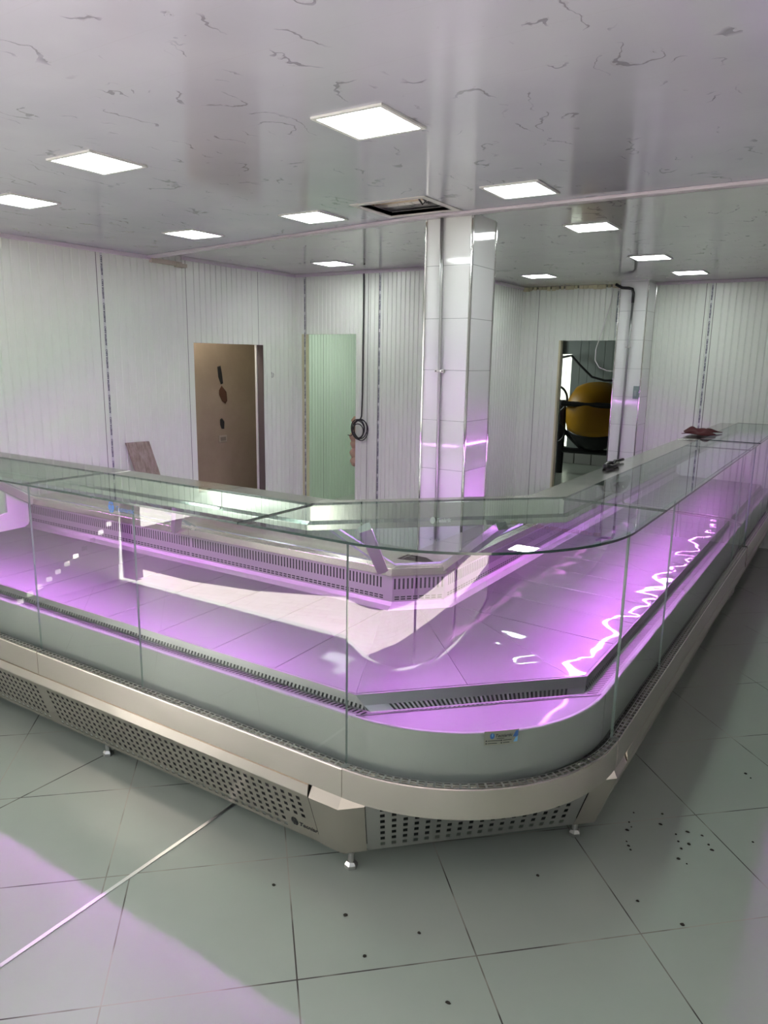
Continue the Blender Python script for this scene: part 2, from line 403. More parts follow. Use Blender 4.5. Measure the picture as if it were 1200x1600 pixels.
# ceilings
ye = lambda x: 4.06 + max(0, (-2.35 - x)) * .155
hx0, hx1, hy0, hy1 = -2.51, -2.10, 3.60, 3.95
mb = MB()
def slab(pts, z0, z1): mb.hexa([(x, y, z0) for x, y in pts], [(x, y, z1) for x, y in pts])
slab([(XL, YF), (hx0, YF), (hx0, ye(hx0)), (XL, ye(XL))], ZC, ZC + .02)
slab([(hx0, YF), (hx1, YF), (hx1, hy0), (hx0, hy0)], ZC, ZC + .02)
slab([(hx0, hy1), (hx1, hy1), (hx1, ye(hx1)), (-2.35, ye(-2.35)), (hx0, ye(hx0))], ZC, ZC + .02)
slab([(hx1, YF), (XR, YF), (XR, 3.97), (hx1, ye(hx1))], ZC, ZC + .02)
struct(mb.build('ceiling', M_CEIL))
mb = MB(); slab([(-9.5, 3.9), (XR, 3.9), (XR, YB2 + .1), (-9.5, YB2 + .1)], ZF, ZF + .02)
ribs = mb; struct(mb.build('ceiling_rear', M_CEILF))
mb = MB()   # plenum cover above the hatch
mb.box((hx0 - .5, hy0 - .6, ZC + .34), (hx1 + .5, hy1 - .06, ZC + .36)); mb.box((hx0 - .02, hy0 - .03, ZC + .02), (hx1 + .3, hy0 - .01, ZC + .34)); mb.box((hx1 + .02, hy0, ZC + .02), (hx1 + .04, hy1 - .06, ZC + .34))
mb.box((hx0 - .1, hy0, ZC + .02), (hx0 - .08, hy1 - .06, ZC + .34)); mb.box((hx0 - .1, hy1 - .07, ZC + .055), (hx1 + .04, hy1 - .05, ZC + .34))
struct(mb.build('ceiling_void', mat('void_board', (.62, .52, .41), .9)))
mb = MB()   # edge trim of the front ceiling
P0, P1, P2 = (XL, ye(XL)), (-2.35, 4.06), (XR, 3.97)
for a, b in ((P0, P1), (P1, P2)):
    for (o0, o1, z0, z1) in ((-.045, .02, ZC - .016, ZC), (0, .02, ZC - .016, ZF)):
        mb.hexa([(a[0], a[1] + o0, z0), (b[0], b[1] + o0, z0), (b[0], b[1] + o1, z0), (a[0], a[1] + o1, z0)], [(a[0], a[1] + o0, z1), (b[0], b[1] + o0, z1), (b[0], b[1] + o1, z1), (a[0], a[1] + o1, z1)])
struct(mb.build('trim_3', M_CORN, bevel=.003), 'pale edge strip where the front ceiling drops below the rear one')
mb = MB(); mb.box((XL, 1.6, ZC - .03), (XL + .028, ye(XL), ZC)); mb.box((XL, ye(XL) + .35, ZF - .03), (XL + .028, YB1, ZF)); mb.box((XL, YB1 - .028, ZF - .03), (XJ, YB1, ZF)); mb.box((XJ, YB1 - .028, ZF - .03), (XJ + .03, YB2, ZF)); mb.box((-2.1, YB2 - .03, ZF - .03), (XR, YB2, ZF))
struct(mb.build('trim_4', M_CORN, bevel=.003), 'pale plastic cornice along the ceiling')
mb = MB(); mb.box((XL - .005, 4.52, ZC - .05), (XL + .04, 4.86, ZC - .015)); mb.box((XL, 4.8, ZC - .06), (XL + .06, 4.9, ZC - .03))
struct(mb.build('trim_5', mat('raw_edge', (.5, .47, .38), .9)), 'raw broken panel edge under the ceiling step')
# floor divider strip
mb = MB(); mb.box((-2.142, YF, -.002), (-2.126, 2.9, .003)); o = mb.build('floor_divider_strip', M_STRIP); struct(o, 'shiny metal divider strip set in the floor'); o.name = 'trim_6'

# ------------------------------------------------------------------ rooms behind the doorways
mb = MB(); mb.box((-6.05, 3.5, 0), (-5.95, 6.7, ZF)); mb.box((-5.95, 3.5, 0), (XL - .1, 3.6, ZF)); mb.box((-5.95, 6.62, 0), (XL - .1, 6.7, ZF)); mb.box((-5.95, 3.5, ZF - .1), (XL - .1, 6.62, ZF))
RW = struct(mb.build('wall_store_room', M_BEIGE))
def blob(cx, cy, cz, pts, dep, nrm='x', jit=.15):
    b = MB(); n = len(pts)
    fr = [(cx, cy + p[0], cz + p[1]) for p in pts]; bk = [(cx + dep, cy + p[0] * .8, cz + p[1] * .8) for p in pts]
    b.hexa(fr, bk); return b
b = blob(-5.946, 5.896, 1.755, [(-.03, .09), (.02, .1), (.04, 0), (.05, -.09), (.015, -.1), (-.02, -.02)], .004); tag(b.build('wall_hole', M_DARK), 'long narrow hole in the beige wall behind the left doorway', 'hole')
b = blob(-5.946, 5.943, 1.542, [(-.06, .05), (-.02, .1), (.05, .03), (.06, -.07), (.03, -.1), (-.02, -.07), (-.06, 0)], .004); tag(b.build('wall_hole', M_BRICK), 'wide hole showing red brick in the beige wall, below the narrow one', 'hole')
b = blob(-5.946, 5.915, 1.225, [(-.03, .05), (.0, .06), (.035, .02), (.03, -.06), (-.01, -.055), (-.03, -.01)], .004); tag(b.build('wall_hole', M_DARK), 'small black hole just above the outlet box in the beige wall', 'hole')
t = thing('outlet_box', 'beige flush outlet box on the wall behind the left doorway', 'outlet', (-5.95, 5.92, 1.053))
b = MB(); b.box((-5.95, 5.86, 1.016), (-5.942, 5.98, 1.095)); b.build('face_plate', mat('outlet_beige', (.36, .31, .24), .5), t, bevel=.003)
b = MB(); b.box((-5.943, 5.88, 1.035), (-5.939, 5.96, 1.076)); b.build('socket', mat('outlet_dark', (.2, .17, .13), .5), t)
mb = MB(); mb.box((XL - .11, 5.955, 0), (XL - .085, 5.995, 2.08)); struct(mb.build('trim_7', M_WHITE), 'white edge profile at the right jamb of the left doorway')
mb = MB(); mb.box((XL - .09, 5.966, 0), (XL - .004, 5.972, 2.08)); struct(mb.build('trim_8', mat('jamb_dark', (.13, .11, .105), .6)), 'dark right jamb of the left doorway')
# room 2
mb = MB(); ribbed(mb, lambda a, d, z: (-6.13 + d, a, z), [(6.7, 10.6, 0, ZF)], [8.0, 9.1], .062); mb.box((-6.2, 6.7, 0), (-6.16, 10.6, ZF)); mb.box((-6.13, 10.5, 0), (XJ - .08, 10.6, ZF)); mb.box((-6.2, 6.6, 0), (-5.4, 6.68, ZF))
struct(mb.build('wall_cold_room', [M_WALLG, M_BODY]))
mb = MB(); mb.box((-6.13, YB2 + .1, ZF), (XJ, 10.6, ZF + .02)); struct(mb.build('ceiling_cold_room', M_WHITE))
# room 3
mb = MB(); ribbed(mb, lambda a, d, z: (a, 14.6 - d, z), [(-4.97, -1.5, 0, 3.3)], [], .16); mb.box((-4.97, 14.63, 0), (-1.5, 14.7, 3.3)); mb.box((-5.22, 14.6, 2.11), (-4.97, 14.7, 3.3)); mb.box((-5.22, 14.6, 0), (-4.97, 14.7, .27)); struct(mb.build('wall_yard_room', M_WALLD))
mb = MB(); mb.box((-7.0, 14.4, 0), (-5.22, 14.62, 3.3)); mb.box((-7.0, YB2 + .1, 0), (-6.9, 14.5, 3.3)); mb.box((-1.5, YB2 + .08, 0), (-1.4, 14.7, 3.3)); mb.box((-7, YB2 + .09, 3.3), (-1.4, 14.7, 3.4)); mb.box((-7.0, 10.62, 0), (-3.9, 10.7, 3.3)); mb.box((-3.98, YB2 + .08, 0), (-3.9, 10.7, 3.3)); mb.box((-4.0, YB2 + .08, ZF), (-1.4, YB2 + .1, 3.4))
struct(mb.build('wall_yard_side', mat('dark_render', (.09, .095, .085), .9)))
mb = MB(); ribbed(mb, lambda a, d, z: (a, 15.5 - d, z), [(-6.4, -4.7, 0, 2.4)], [], .07); mb.box((-6.4, 15.52, 0), (-4.7, 15.6, 2.4)); o = mb.build('wall_yard_outer', M_WALL); struct(o, 'bright white ribbed panel in the yard seen through the gap behind the cement mixer')

# ------------------------------------------------------------------ columns
def column(name, x0, x1, y0, y1, label):
    t = thing(name, label, 'column', ((x0 + x1) / 2, (y0 + y1) / 2, 0))
    b = MB(); b.box((x0, y0, 0), (x1, y1, ZC if y0 < 5 else ZF)); b.build('tile_cladding', M_TILEW, t)
    for x, y in ((x0, y0), (x1, y0), (x1, y1), (x0, y1)):
        b = MB(); w = .007; b.box((x - w, y - w, 0), (x + w, y + w, (ZC if y0 < 5 else ZF) - .002)); b.build('corner_trim', M_TRIM, t, bevel=.003)
    t['kind'] = 'structure'; return t
column('tiled_column', -2.345, -2.035, 4.085, 4.405, 'white glossy tiled column with steel corner trims behind the counter corner')
column('tiled_column', -2.385, -2.085, 8.45, 8.8, 'white tiled column against the rear right wall beside the right doorway')
t = thing('conduit_pipe', 'grey metal conduit running down the face of the nearer tiled column', 'pipe', (-2.222, 4.07, 0))
b = MB(); b.tube([(-2.235, 4.07, ZC), (-2.225, 4.07, 2.4), (-2.218, 4.07, 1.9), (-2.212, 4.07, 1.0), (-2.205, 4.07, .05)], .0105, 10); b.build('pipe', steel('galvanised', (.42, .43, .42), .35), t, smooth=True)
b = MB(); b.box((-2.25, 4.062, 1.882), (-2.188, 4.084, 1.9)); b.tube([(-2.219 + .014 * math.cos(a), 4.07 + .014 * math.sin(a), 1.891) for a in [i * math.pi / 6 for i in range(12)]], .004, 6, closed=True); b.build('clamp', M_STEEL_S, t)
for x in (-2.24, -2.196):
    b = MB(); b.lathe([(.004, 0), (.004, .004)], (x, 4.061, 1.891), (0, -1, 0), 8); b.build('screw', M_BLACK, t)
t = thing('conduit_pipe', 'dark conduit with a bent black top on the far tiled column', 'pipe', (-2.24, 8.43, 0))
b = MB(); b.tube([(-2.235, 8.43, 2.62), (-2.245, 8.43, 2.0), (-2.25, 8.43, 1.4), (-2.26, 8.43, .5)], .012, 8); b.build('pipe', steel('galvanised_dark', (.30, .31, .30), .4), t, smooth=True)
b = MB(); b.tube([(-2.235, 8.43, 2.60), (-2.235, 8.43, 2.70), (-2.25, 8.43, 2.745), (-2.29, 8.43, 2.755), (-2.36, 8.42, 2.76), (-2.43, 8.42, 2.80)], .016, 8); b.build('flexible_sleeve', M_BLACK, t, smooth=True)
b = MB(); b.box((-2.275, 8.42, 2.12), (-2.215, 8.45, 2.135)); b.build('clamp', M_STEEL_S, t)
t = thing('switch_box', 'small grey switch box on the right edge of the far tiled column', 'switch', (-2.12, 8.44, 1.65))
b = MB(); b.box((-2.15, 8.42, 1.57), (-2.09, 8.45, 1.71)); b.build('housing', mat('switch_grey', (.22, .30, .28), .4), t, bevel=.004)
b = MB(); b.box((-2.138, 8.413, 1.60), (-2.112, 8.421, 1.66)); b.build('rocker', mat('rocker_grey', (.35, .42, .40), .3), t, bevel=.002)

# ------------------------------------------------------------------ printed film strips on the wall joints
def film(x, y, z0, z1, axis, label, w=.02):
    t = thing('film_strip', label, 'film strip', (x, y, z0), 'printed film strips on wall joints')
    b = MB()
    if axis == 'x': b.box((x + .0005, y - w / 2, z0), (x + .0025, y + w / 2, z1))
    else: b.box((x - w / 2, y - .0025, z0), (x + w / 2, y - .0005, z1))
    b.build('backing', mat('film_pale', (.62, .65, .64), .35), t)
    b = MB(); vs, fs = text_geo('CARA INTERNA', .022, 0, .0008)
    L = max(v.x for v in vs); z = z1 - .02
    while z - L > z0:
        if axis == 'x': b.add([(x + .003, y - .006 + v.y, z - L + v.x) if False else (x + .003, y + .008 - v.y, z - v.x) for v in vs], fs)
        else: b.add([(x + .006 - v.y if False else x - .008 + v.y, y - .003, z - v.x) for v in vs], fs)
        z -= L + .03
    b.build('lettering', M_NAVY, t, recalc=False)
film(XL, 4.03, .3, ZC - .03, 'x', 'blue printed film strip on the left wall between counter and ceiling')
film(-5.235, YB1, .3, ZF - .03, 'y', 'blue printed film strip in the corner left of the middle doorway')
film(-4.255, YB1, .3, ZF - .03, 'y', 'blue printed film strip on the wall just left of the nearer tiled column')
film(-2.50, YB2, 2.24, ZF - .06, 'y', 'short blue printed film strip above the right doorway beside the far column')
film(-1.50, YB2, .3, ZF - .03, 'y', 'blue printed film strip on the rear wall right of the far column')

# ------------------------------------------------------------------ ceiling lights and hatch
def light(x, y, z, label):
    t = thing('ceiling_light', label, 'ceiling light', (x, y, z), 'square ceiling lights')
    b = MB(); e, i = .152, .136
    for lo, hi in (((-e, -e), (e, -i)), ((-e, i), (e, e)), ((-e, -i), (-i, i)), ((i, -i), (e, i))):
        b.box((x + lo[0], y + lo[1], z - .008), (x + hi[0], y + hi[1], z - .0002))
    b.build('frame', M_WHITE, t)
    b = MB(); b.box((x - i, y - i, z - .006), (x + i, y + i, z - .0004)); b.build('diffuser', M_LAMP, t); return t
for x, y, z, lab in ((-1.63, 2.40, ZC, 'largest and nearest square light, over the front of the counter corner'), (-3.01, 2.27, ZC, 'square light left of the largest one, second from the left edge'),
        (-4.13, 2.59, ZC, 'square light cut by the left edge of the picture'), (-4.11, 3.86, ZC, 'square light just before the ceiling step, nearest the left wall'),
        (-2.95, 3.75, ZC, 'square light left of the open ceiling hatch'), (-1.57, 3.66, ZC, 'square light right of the open ceiling hatch, before the step'),
        (-4.39, 5.88, ZF, 'square light over the middle doorway behind the ceiling step'), (-1.65, 5.07, ZF, 'nearest square light of the rear ceiling, right of the column'),
        (-1.66, 6.71, ZF, 'square light before the far tiled column, second of the rear row'), (-1.58, 7.96, ZF, 'farthest square light, close to the rear right wall'),
        (-3.02, 7.66, ZF, 'square light before the right doorway, just right of the near column')):
    light(x, y, z, lab)
def lamp(name, loc, e, size, rot=(0, 0, 0), col=(1, 1, 1)):
    d = bpy.data.lights.new(name, 'AREA'); d.energy = e; d.shape = 'SQUARE'; d.size = size; d.color = col
    o = bpy.data.objects.new(name, d); COL.objects.link(o); o.location = loc; o.rotation_euler = rot
lamp('cold_room_fill', (-5.0, 8.0, ZF - .05), 20, .5, col=(.93, 1, .92))  # unseen fill light added to brighten the cold room
lamp('store_room_fill', (-5.7, 5.3, ZF - .15), 9, .3, col=(1, .92, .8))  # added fill without a fixture, lifts the store room wall
lamp('yard_room_fill', (-6.8, 12.2, 2.2), 28, 1.2, (0, math.radians(-90), 0), (.9, 1, .95))  # fill added to lift the dark yard room, no window there
t = thing('ceiling_hatch', 'open square ceiling hatch with a white frame in front of the near column', 'hatch', (-2.3, 3.77, ZC))
b = MB(); w = .04
for lo, hi in (((hx0 - w, hy0 - w), (hx1 + w, hy0)), ((hx0 - w, hy1), (hx1 + w, hy1 + w)), ((hx0 - w, hy0), (hx0, hy1)), ((hx1, hy0), (hx1 + w, hy1))):
    b.box((lo[0], lo[1], ZC - .004), (hi[0], hi[1], ZC + .021))
b.build('frame', mat('hatch_frame', (.66, .63, .62), .4), t)
t = thing('wire_bundle', 'loose dark wires showing inside the open ceiling hatch', 'wires', (-2.2, 3.75, ZC + .05))
for k in range(4):
    b = MB(); x = -2.24 + k * .025
    b.tube([(x - .03, 3.74, ZC + .25), (x - .02, 3.80, ZC + .07), (x + .01, 3.83, ZC + .018 + .008 * k), (x + .03 + .012 * k, 3.85, ZC + .05), (x + .06, 3.85, ZC + .25)], .006, 6); b.build('wire', M_BLACK, t, smooth=True)
b = MB(); b.box((-2.19, 3.81, ZC + .012), (-2.145, 3.86, ZC + .06)); b.build('connector', M_BLACK, t, bevel=.006)

# ------------------------------------------------------------------ display counters
X0, Y0 = -.723, 2.04
CC = Vector((-1.415, 2.73))
def R(u): return .69 - u
def fL(s, u, z): return (s, Y0 + u, z)
def fR(s, u, z): return (X0 - u, s, z)
def A(u, K): return (Y0 + u - K, Y0 + u)
def B(u, K): return (X0 - u, X0 - u + K)
def sweep(mb, prof, paths_pts, closed=True, mi=0, caps=True):
    """prof: list of (u,z,...) ; paths_pts(p) -> list of (x,y)"""
    rows = [[(x, y, p[1]) for x, y in paths_pts(p)] for p in prof]; n = len(rows); m = len(rows[0])
    o = len(mb.v)
    for r in rows: mb.v += r
    for i in range(n if closed else n - 1):
        j = (i + 1) % n
        for k in range(m - 1):
            mb.f.append([o + i * m + k, o + i * m + k + 1, o + j * m + k + 1, o + j * m + k]); mb.mi.append(mi)
    if closed and caps:
        mb.f.append([o + i * m for i in range(n)]); mb.mi.append(mi)
        mb.f.append([o + i * m + m - 1 for i in range(n)][::-1]); mb.mi.append(mi)
def brk(a, b, pitch, w):   # breaks with a slot of width w in each pitch
    n = max(1, int((b - a) / pitch)); m = (b - a - n * pitch) / 2; out = [a]
    for i in range(n):
        c = a + m + (i + .5) * pitch; out += [c - w / 2, c + w / 2]
    return out + [b]
TRIM_T = [0, .10, .44, .56, .90, 1]
def arcpts(r, n=36, a0=-90, a1=0): return [(CC.x + r * math.cos(math.radians(a0 + (a1 - a0) * i / n)), CC.y + r * math.sin(math.radians(a0 + (a1 - a0) * i / n))) for i in range(n + 1)]
PROF_BUMPER = [(-.058, .512), (-.078, .512), (-.085, .505), (-.085, .392), (-.078, .386), (-.058, .386)]
PROF_LEDGE = [(-.055, .390), (-.083, .384), (-.087, .340), (-.084, .334), (-.055, .334)]
PROF_LIP = [(.925, .905), (.925, .945), (.975, .950), (1.20, .950), (1.20, .925), (.96, .905)]
PROF_CAN = [(.37, 1.344), (.37, 1.275), (.352, 1.262), (.352, 1.236), (.47, 1.236), (.535, 1.29), (.535, 1.344)]
PROF_REAR = [(.895, .735), (.925, .752), (.938, .770), (.938, .808), (.938, .820), (.938, .835), (.938, .890), (.938, .91)]
def rear_plate(mb, P, s0, s1):
    # lower kick, rows of brick slots, tall slots
    mb.grid(P, [s0, s1], [0, 1, 2])
    sb = brk(s0, s1, .030, .022); tb = [2, 2.25, 2.42, 2.55, 2.72, 3.0]
    mb.grid(P, sb, tb, lambda i, j: i % 2 == 1 and j in (1, 3))
    sb = brk(s0, s1, .021, .0095)
    mb.grid(P, sb, [3, 5], None); mb.grid(P, sb, [5, 6, 7], lambda i, j: i % 2 == 1 and j == 0)
def lerp_prof(prof, t):
    i = min(int(t), len(prof) - 2); f = t - i; a, b = prof[i], prof[i + 1]; return tuple(a[k] + (b[k] - a[k]) * f for k in range(len(a)))
def leg(t, x, y):
    b = MB(); b.tube([(x, y, .02), (x, y, .10)], .013, 10); b.tube([(x, y, .062), (x, y, .066)], .0155, 10); g = b.build('leg', M_STEEL_S, t)
    b = MB(); b.lathe([(.026, 0), (.026, .014), (.018, .026)], (x, y, 0), n=6); f = b.build('foot', M_STEEL_S, g); f.matrix_parent_inverse = g.matrix_parent_inverse.inverted() if False else Matrix()
    f.matrix_parent_inverse = Matrix()
    return g
BRAND = 'Tecniartic'
def straight(label, f, s0, s1, cfg):
    """one straight counter; f maps (s,u,z); smaller |s| end is the corner end for R, larger for L"""
    c = f((s0 + s1) / 2, .5, 0); t = thing('display_counter', label, 'display counter', c, 'refrigerated display counters')
    g = cfg.get
    pr = lambda prof, a, b: (lambda p: [f(a, p[0], p[1])[:2], f(b, p[0], p[1])[:2]])
    def ext(name, prof, a, b, m, bevel=0, par=t):
        mb = MB(); sweep(mb, prof, lambda p: [f(a, p[0], 0)[:2], f(b, p[0], 0)[:2]]); return mb.build(name, m, par, bevel=bevel)
    b0, b1 = g('base', (s0, s1))
    # body
    ext('body', [(.03, .095), (.0, .30), (.0, .47), (.02, .66), (.90, .66), (.96, .70), (.96, .90), (1.18, .92), (1.18, .095)], g('rear')[0] + .005, g('rear')[1] - .005, M_BODY)
    # perforated base panel
    mb = MB(); lo, hi = (0, .09), (-.083, .336)
    P = lambda s, q: f(s, lo[0] + (hi[0] - lo[0]) * q, lo[1] + (hi[1] - lo[1]) * q)
    segs = g('segs', [(b0, b1)])
    lt = g('logo')
    for a, b in segs:
        sb = brk(a + .03, b - .03, .039, .0175); sb = [a] + sb + [b]
        tb = [0]
        for r in range(7): z = .118 + r * .0315; tb += [(z - .0085 - .09) / .246, (z + .0085 - .09) / .246]
        tb.append(1)
        def hole(i, j):
            if not (i % 2 == 0 and 2 <= i <= len(sb) - 4 and j % 2 == 1): return False
            cs = (sb[i] + sb[i + 1]) / 2
            return not (lt and lt[0] - .02 < cs < lt[1] and j < 6)
        mb.grid(P, sb, tb, hole)
    bp = mb.build('base_panel', M_STEEL, t, solid=.0015)
    if lt:
        mb = MB(); q0 = lt[0]
        fn = lambda x, y: f(q0 + x, -.0005 + lo[0] + (hi[0] - lo[0]) * (.10 + y / .26) - .002, .09 + .246 * (.10 + y / .26) - .0005)
        leaf(mb, lambda x, y: fn(x, y), .016, .044, .022); put_text(mb, BRAND, .030, lambda x, y: fn(x + .036, y + .030), .25, bold=.0006)
        o = mb.build('lettering', M_BLACK, bp, recalc=False); o.matrix_parent_inverse = Matrix()
    ext('ledge', PROF_LEDGE, b0, b1, M_STEEL)
    for a, b in g('bumpers', [(s0, s1)]): ext('bumper', PROF_BUMPER, a + .002, b - .002, M_STEEL, .002)
    # slotted trim in front of the glass
    mb = MB(); sb = brk(s0, s1, .030, .022)
    mb.grid(lambda s, q: f(s, -.085 + .033 * q, .5135), sb, TRIM_T, lambda i, j: i % 2 == 1 and j in (1, 3)); mb.build('vent_trim', M_STEEL_S, t)
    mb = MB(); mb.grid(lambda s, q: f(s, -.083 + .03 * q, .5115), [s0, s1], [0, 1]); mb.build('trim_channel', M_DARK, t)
    # grey front panel + ledge
    ext('front_panel', [(-.02, .49), (-.02, .680), (-.017, .684), (0, .684), (0, .49)], s0, s1, M_GREYP)
    # air grille
    gp = [(0.0, .684), (.012, .683), (.050, .677), (.060, .677), (.066, .690), (.075, .716), (.088, .716)]
    KG = [3.44, 3.45, 3.475, 3.49, 3.53, 3.585, 3.60]
    gs0, gs1 = g('grille', (s0, s1)); mb = MB(); sb = brk(gs0, gs1, .0195, .0095)
    def Pg(s, q):
        u, z = gp[q]
        if f is fL: s = min(s, A(u, KG[q])[0] - .001)
        else: s = max(s, B(u, KG[q])[1] + .001)
        return f(s, u, z)
    mb.grid(Pg, sb, [0, 1, 2, 3, 4, 5, 6], lambda i, j: i % 2 == 1 and j in (1, 3)); mb.build('air_grille', M_GRILLE, t, solid=.001)
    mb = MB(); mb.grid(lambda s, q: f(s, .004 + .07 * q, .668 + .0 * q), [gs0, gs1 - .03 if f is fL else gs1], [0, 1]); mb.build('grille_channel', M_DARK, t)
    # deck plates
    for a, b in g('plates'):
        mb = MB(); e = .0016
        sweep(mb, [(.082, .700), (.082, .717), (.90, .736), (.90, .726), (.09, .707)], lambda p: [f(a + e, p[0], 0)[:2], f(b - e, p[0], 0)[:2]])
        mb.build('deck_plate', M_PLATE if f is fL else M_PLATEW, t, bevel=.0012)
    # rear panel with slots
    r0, r1 = g('rear'); mb = MB()
    rear_plate(mb, lambda s, q: f(s, *lerp_prof(PROF_REAR, q)), r0, r1); mb.build('rear_panel', M_REAR, t)
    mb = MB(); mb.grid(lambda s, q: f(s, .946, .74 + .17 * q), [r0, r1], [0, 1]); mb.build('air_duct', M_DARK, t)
    ext('rear_worktop', PROF_LIP, r0, r1, M_STEEL, .002)
    c0, c1 = g('canopy')
    for a, b in g('canopies', [(c0, c1)]): ext('canopy', PROF_CAN, a + .001, b - .001, M_CANOPY, .0015)
    mb = MB(); mb.tube([f(c0 + .04, .45, 1.2345), f(c1 - .04, .45, 1.2345)], .010, 10); mb.build('led_tube', g('led', M_LED), t, smooth=True)
    # glass
    for a, b in g('tops', [(c0, c1)]):
        mb = MB(); lo = [f(a + .0015, -.085, 1.346), f(b - .0015, -.085, 1.346), f(b - .0015, .365, 1.346), f(a + .0015, .365, 1.346)]
        mb.hexa(lo, [(x, y, z + .009) for x, y, z in lo], 0, 1); mb.build('top_glass', [M_GLASST, M_EDGED], t)
    pn = []
    for a, b in g('panes'):
        mb = MB(); lo = [f(a + .0012, -.06, .502), f(b - .0012, -.06, .502), f(b - .0012, -.052, .502), f(a + .0012, -.052, .502)]
        hi = [(x, y, 1.345) for x, y, z in lo]; o = len(mb.v); mb.v += lo + hi
        for q, mi in (((0, 1, 5, 4), 0), ((2, 3, 7, 6), 0), ((1, 2, 6, 5), 1), ((3, 0, 4, 7), 1), ((0, 3, 2, 1), 1), ((4, 5, 6, 7), 1)): mb.f.append(list(q)); mb.mi.append(mi)
        pn.append(mb.build('front_glass', [M_GLASS, M_EDGE], t))
    mb = MB(); lo = [f(c0 + .02, .505, 1.235), f(c1 - .02, .505, 1.235), f(c1 - .02, .96, .955), f(c0 + .02, .96, .955)]
    mb.hexa(lo, [f(c0 + .02, .512, 1.242), f(c1 - .02, .512, 1.242), f(c1 - .02, .967, .961), f(c0 + .02, .967, .961)], 0, 1); mb.build('rear_glass', [M_GLASSR, M_EDGE], t)
    for s, dsl in g('struts', []):
        mb = MB(); mb.bar(f(s, .43, 1.245), f(s + dsl, .93, .925), .034, .05, (1, 0, .3) if f is fR else (0, 1, .3)); mb.build('strut', M_STEEL_S, t)
    for s in g('legs', []): leg(t, *f(s, .045, 0)[:2])
    for s in g('ends', []):
        mb = MB(); sweep(mb, [(-.02, .1), (-.02, .69), (.08, .725), (.93, .75), (.94, .1)], lambda p: [f(s - .008, p[0], 0)[:2], f(s + .008, p[0], 0)[:2]]); mb.build('end_plate', M_STEEL_S, t)
    return t, pn
def frange(a, b, n): return [(a + (b - a) * i / n, a + (b - a) * (i + 1) / n) for i in range(n)]
cL1, pL = straight('left arm display counter between the corner unit and the far left one, logo on base', fL, -3.285, -1.415, dict(
    base=(-3.285, -1.575), segs=[(-3.285, -1.575)], logo=(-1.705, -1.50), grille=(-3.285, -1.37), plates=frange(-3.285, -1.88, 4) , rear=(-3.285, -1.90), canopy=(-3.285, -1.96), canopies=[(-3.285, -2.44), (-2.44, -1.96)],
    panes=[(-3.285, -2.53), (-2.53, -1.417)], tops=[(-3.285, -1.90)], struts=[(-2.80, -.6)], legs=[-2.95]))
cL2, _ = straight('display counter at the far left end of the left arm, cut by the picture edge', fL, -4.95, -3.285, dict(
    grille=(-4.95, -3.285), plates=frange(-4.95, -3.285, 5), rear=(-4.95, -3.285), canopy=(-4.95, -3.285), panes=[(-4.95, -4.1), (-4.1, -3.285)], struts=[(-4.85, -.03)], legs=[-4.5]))
cR1, _ = straight('long display counter of the right arm next to the corner unit', fR, 2.73, 6.44, dict(
    base=(2.90, 6.44), segs=[(2.90, 4.2), (4.2, 5.3), (5.3, 6.44)], bumpers=[(2.73, 3.57), (3.57, 6.44)], grille=(2.66, 6.44), plates=frange(3.2, 6.44, 10), rear=(3.2, 6.44), canopy=(3.27, 6.44),
    panes=[(2.732, 3.52), (3.52, 5.78), (5.78, 6.44)], tops=[(3.20, 5.93), (5.93, 6.44)], struts=[], legs=[], ends=[6.43]))
cR2, _ = straight('far right display counter ending at the rear wall, red cloth on it', fR, 6.5, 8.66, dict(
    grille=(6.5, 8.66), plates=frange(6.5, 8.66, 6), rear=(6.5, 8.66), canopy=(6.5, 8.66), led=M_LED2, panes=[(6.5, 7.6), (7.6, 8.66)], struts=[(8.5, 0)], legs=[6.7], ends=[6.51]))
# blue leaf logo on the left front glass
mb = MB(); fn = lambda x, y: (-2.685 + x, Y0 - .0615, 1.285 + y)
leaf(mb, fn, .018, .030, .026); put_text(mb, BRAND, .030, lambda x, y: fn(x + .044, y + .018), .25)
mb.build('logo_print', M_BLUE, pL[1], recalc=False).matrix_parent_inverse = Matrix()
# far-left end panel with a window
t = cL2
mb = MB(); hole_o = [(.12, .80), (.55, .80), (.78, .86), (.78, 1.0), (.50, 1.19), (.12, 1.19)]; out_o = [(-.02, .70), (.55, .70), (.93, .74), (.93, .95), (.53, 1.27), (-.02, 1.27)]
for i in range(6):
    j = (i + 1) % 6; q = [out_o[i], out_o[j], hole_o[j], hole_o[i]]
    mb.hexa([fL(-4.965, *p) for p in q], [fL(-4.945, *p) for p in q])
mb.build('end_frame', M_WHITE, t)
mb = MB(); mb.hexa([fL(-4.958, *p) for p in hole_o], [fL(-4.952, *p) for p in hole_o], 0, 1); mb.build('end_glass', [M_GLASS, M_EDGE], t)

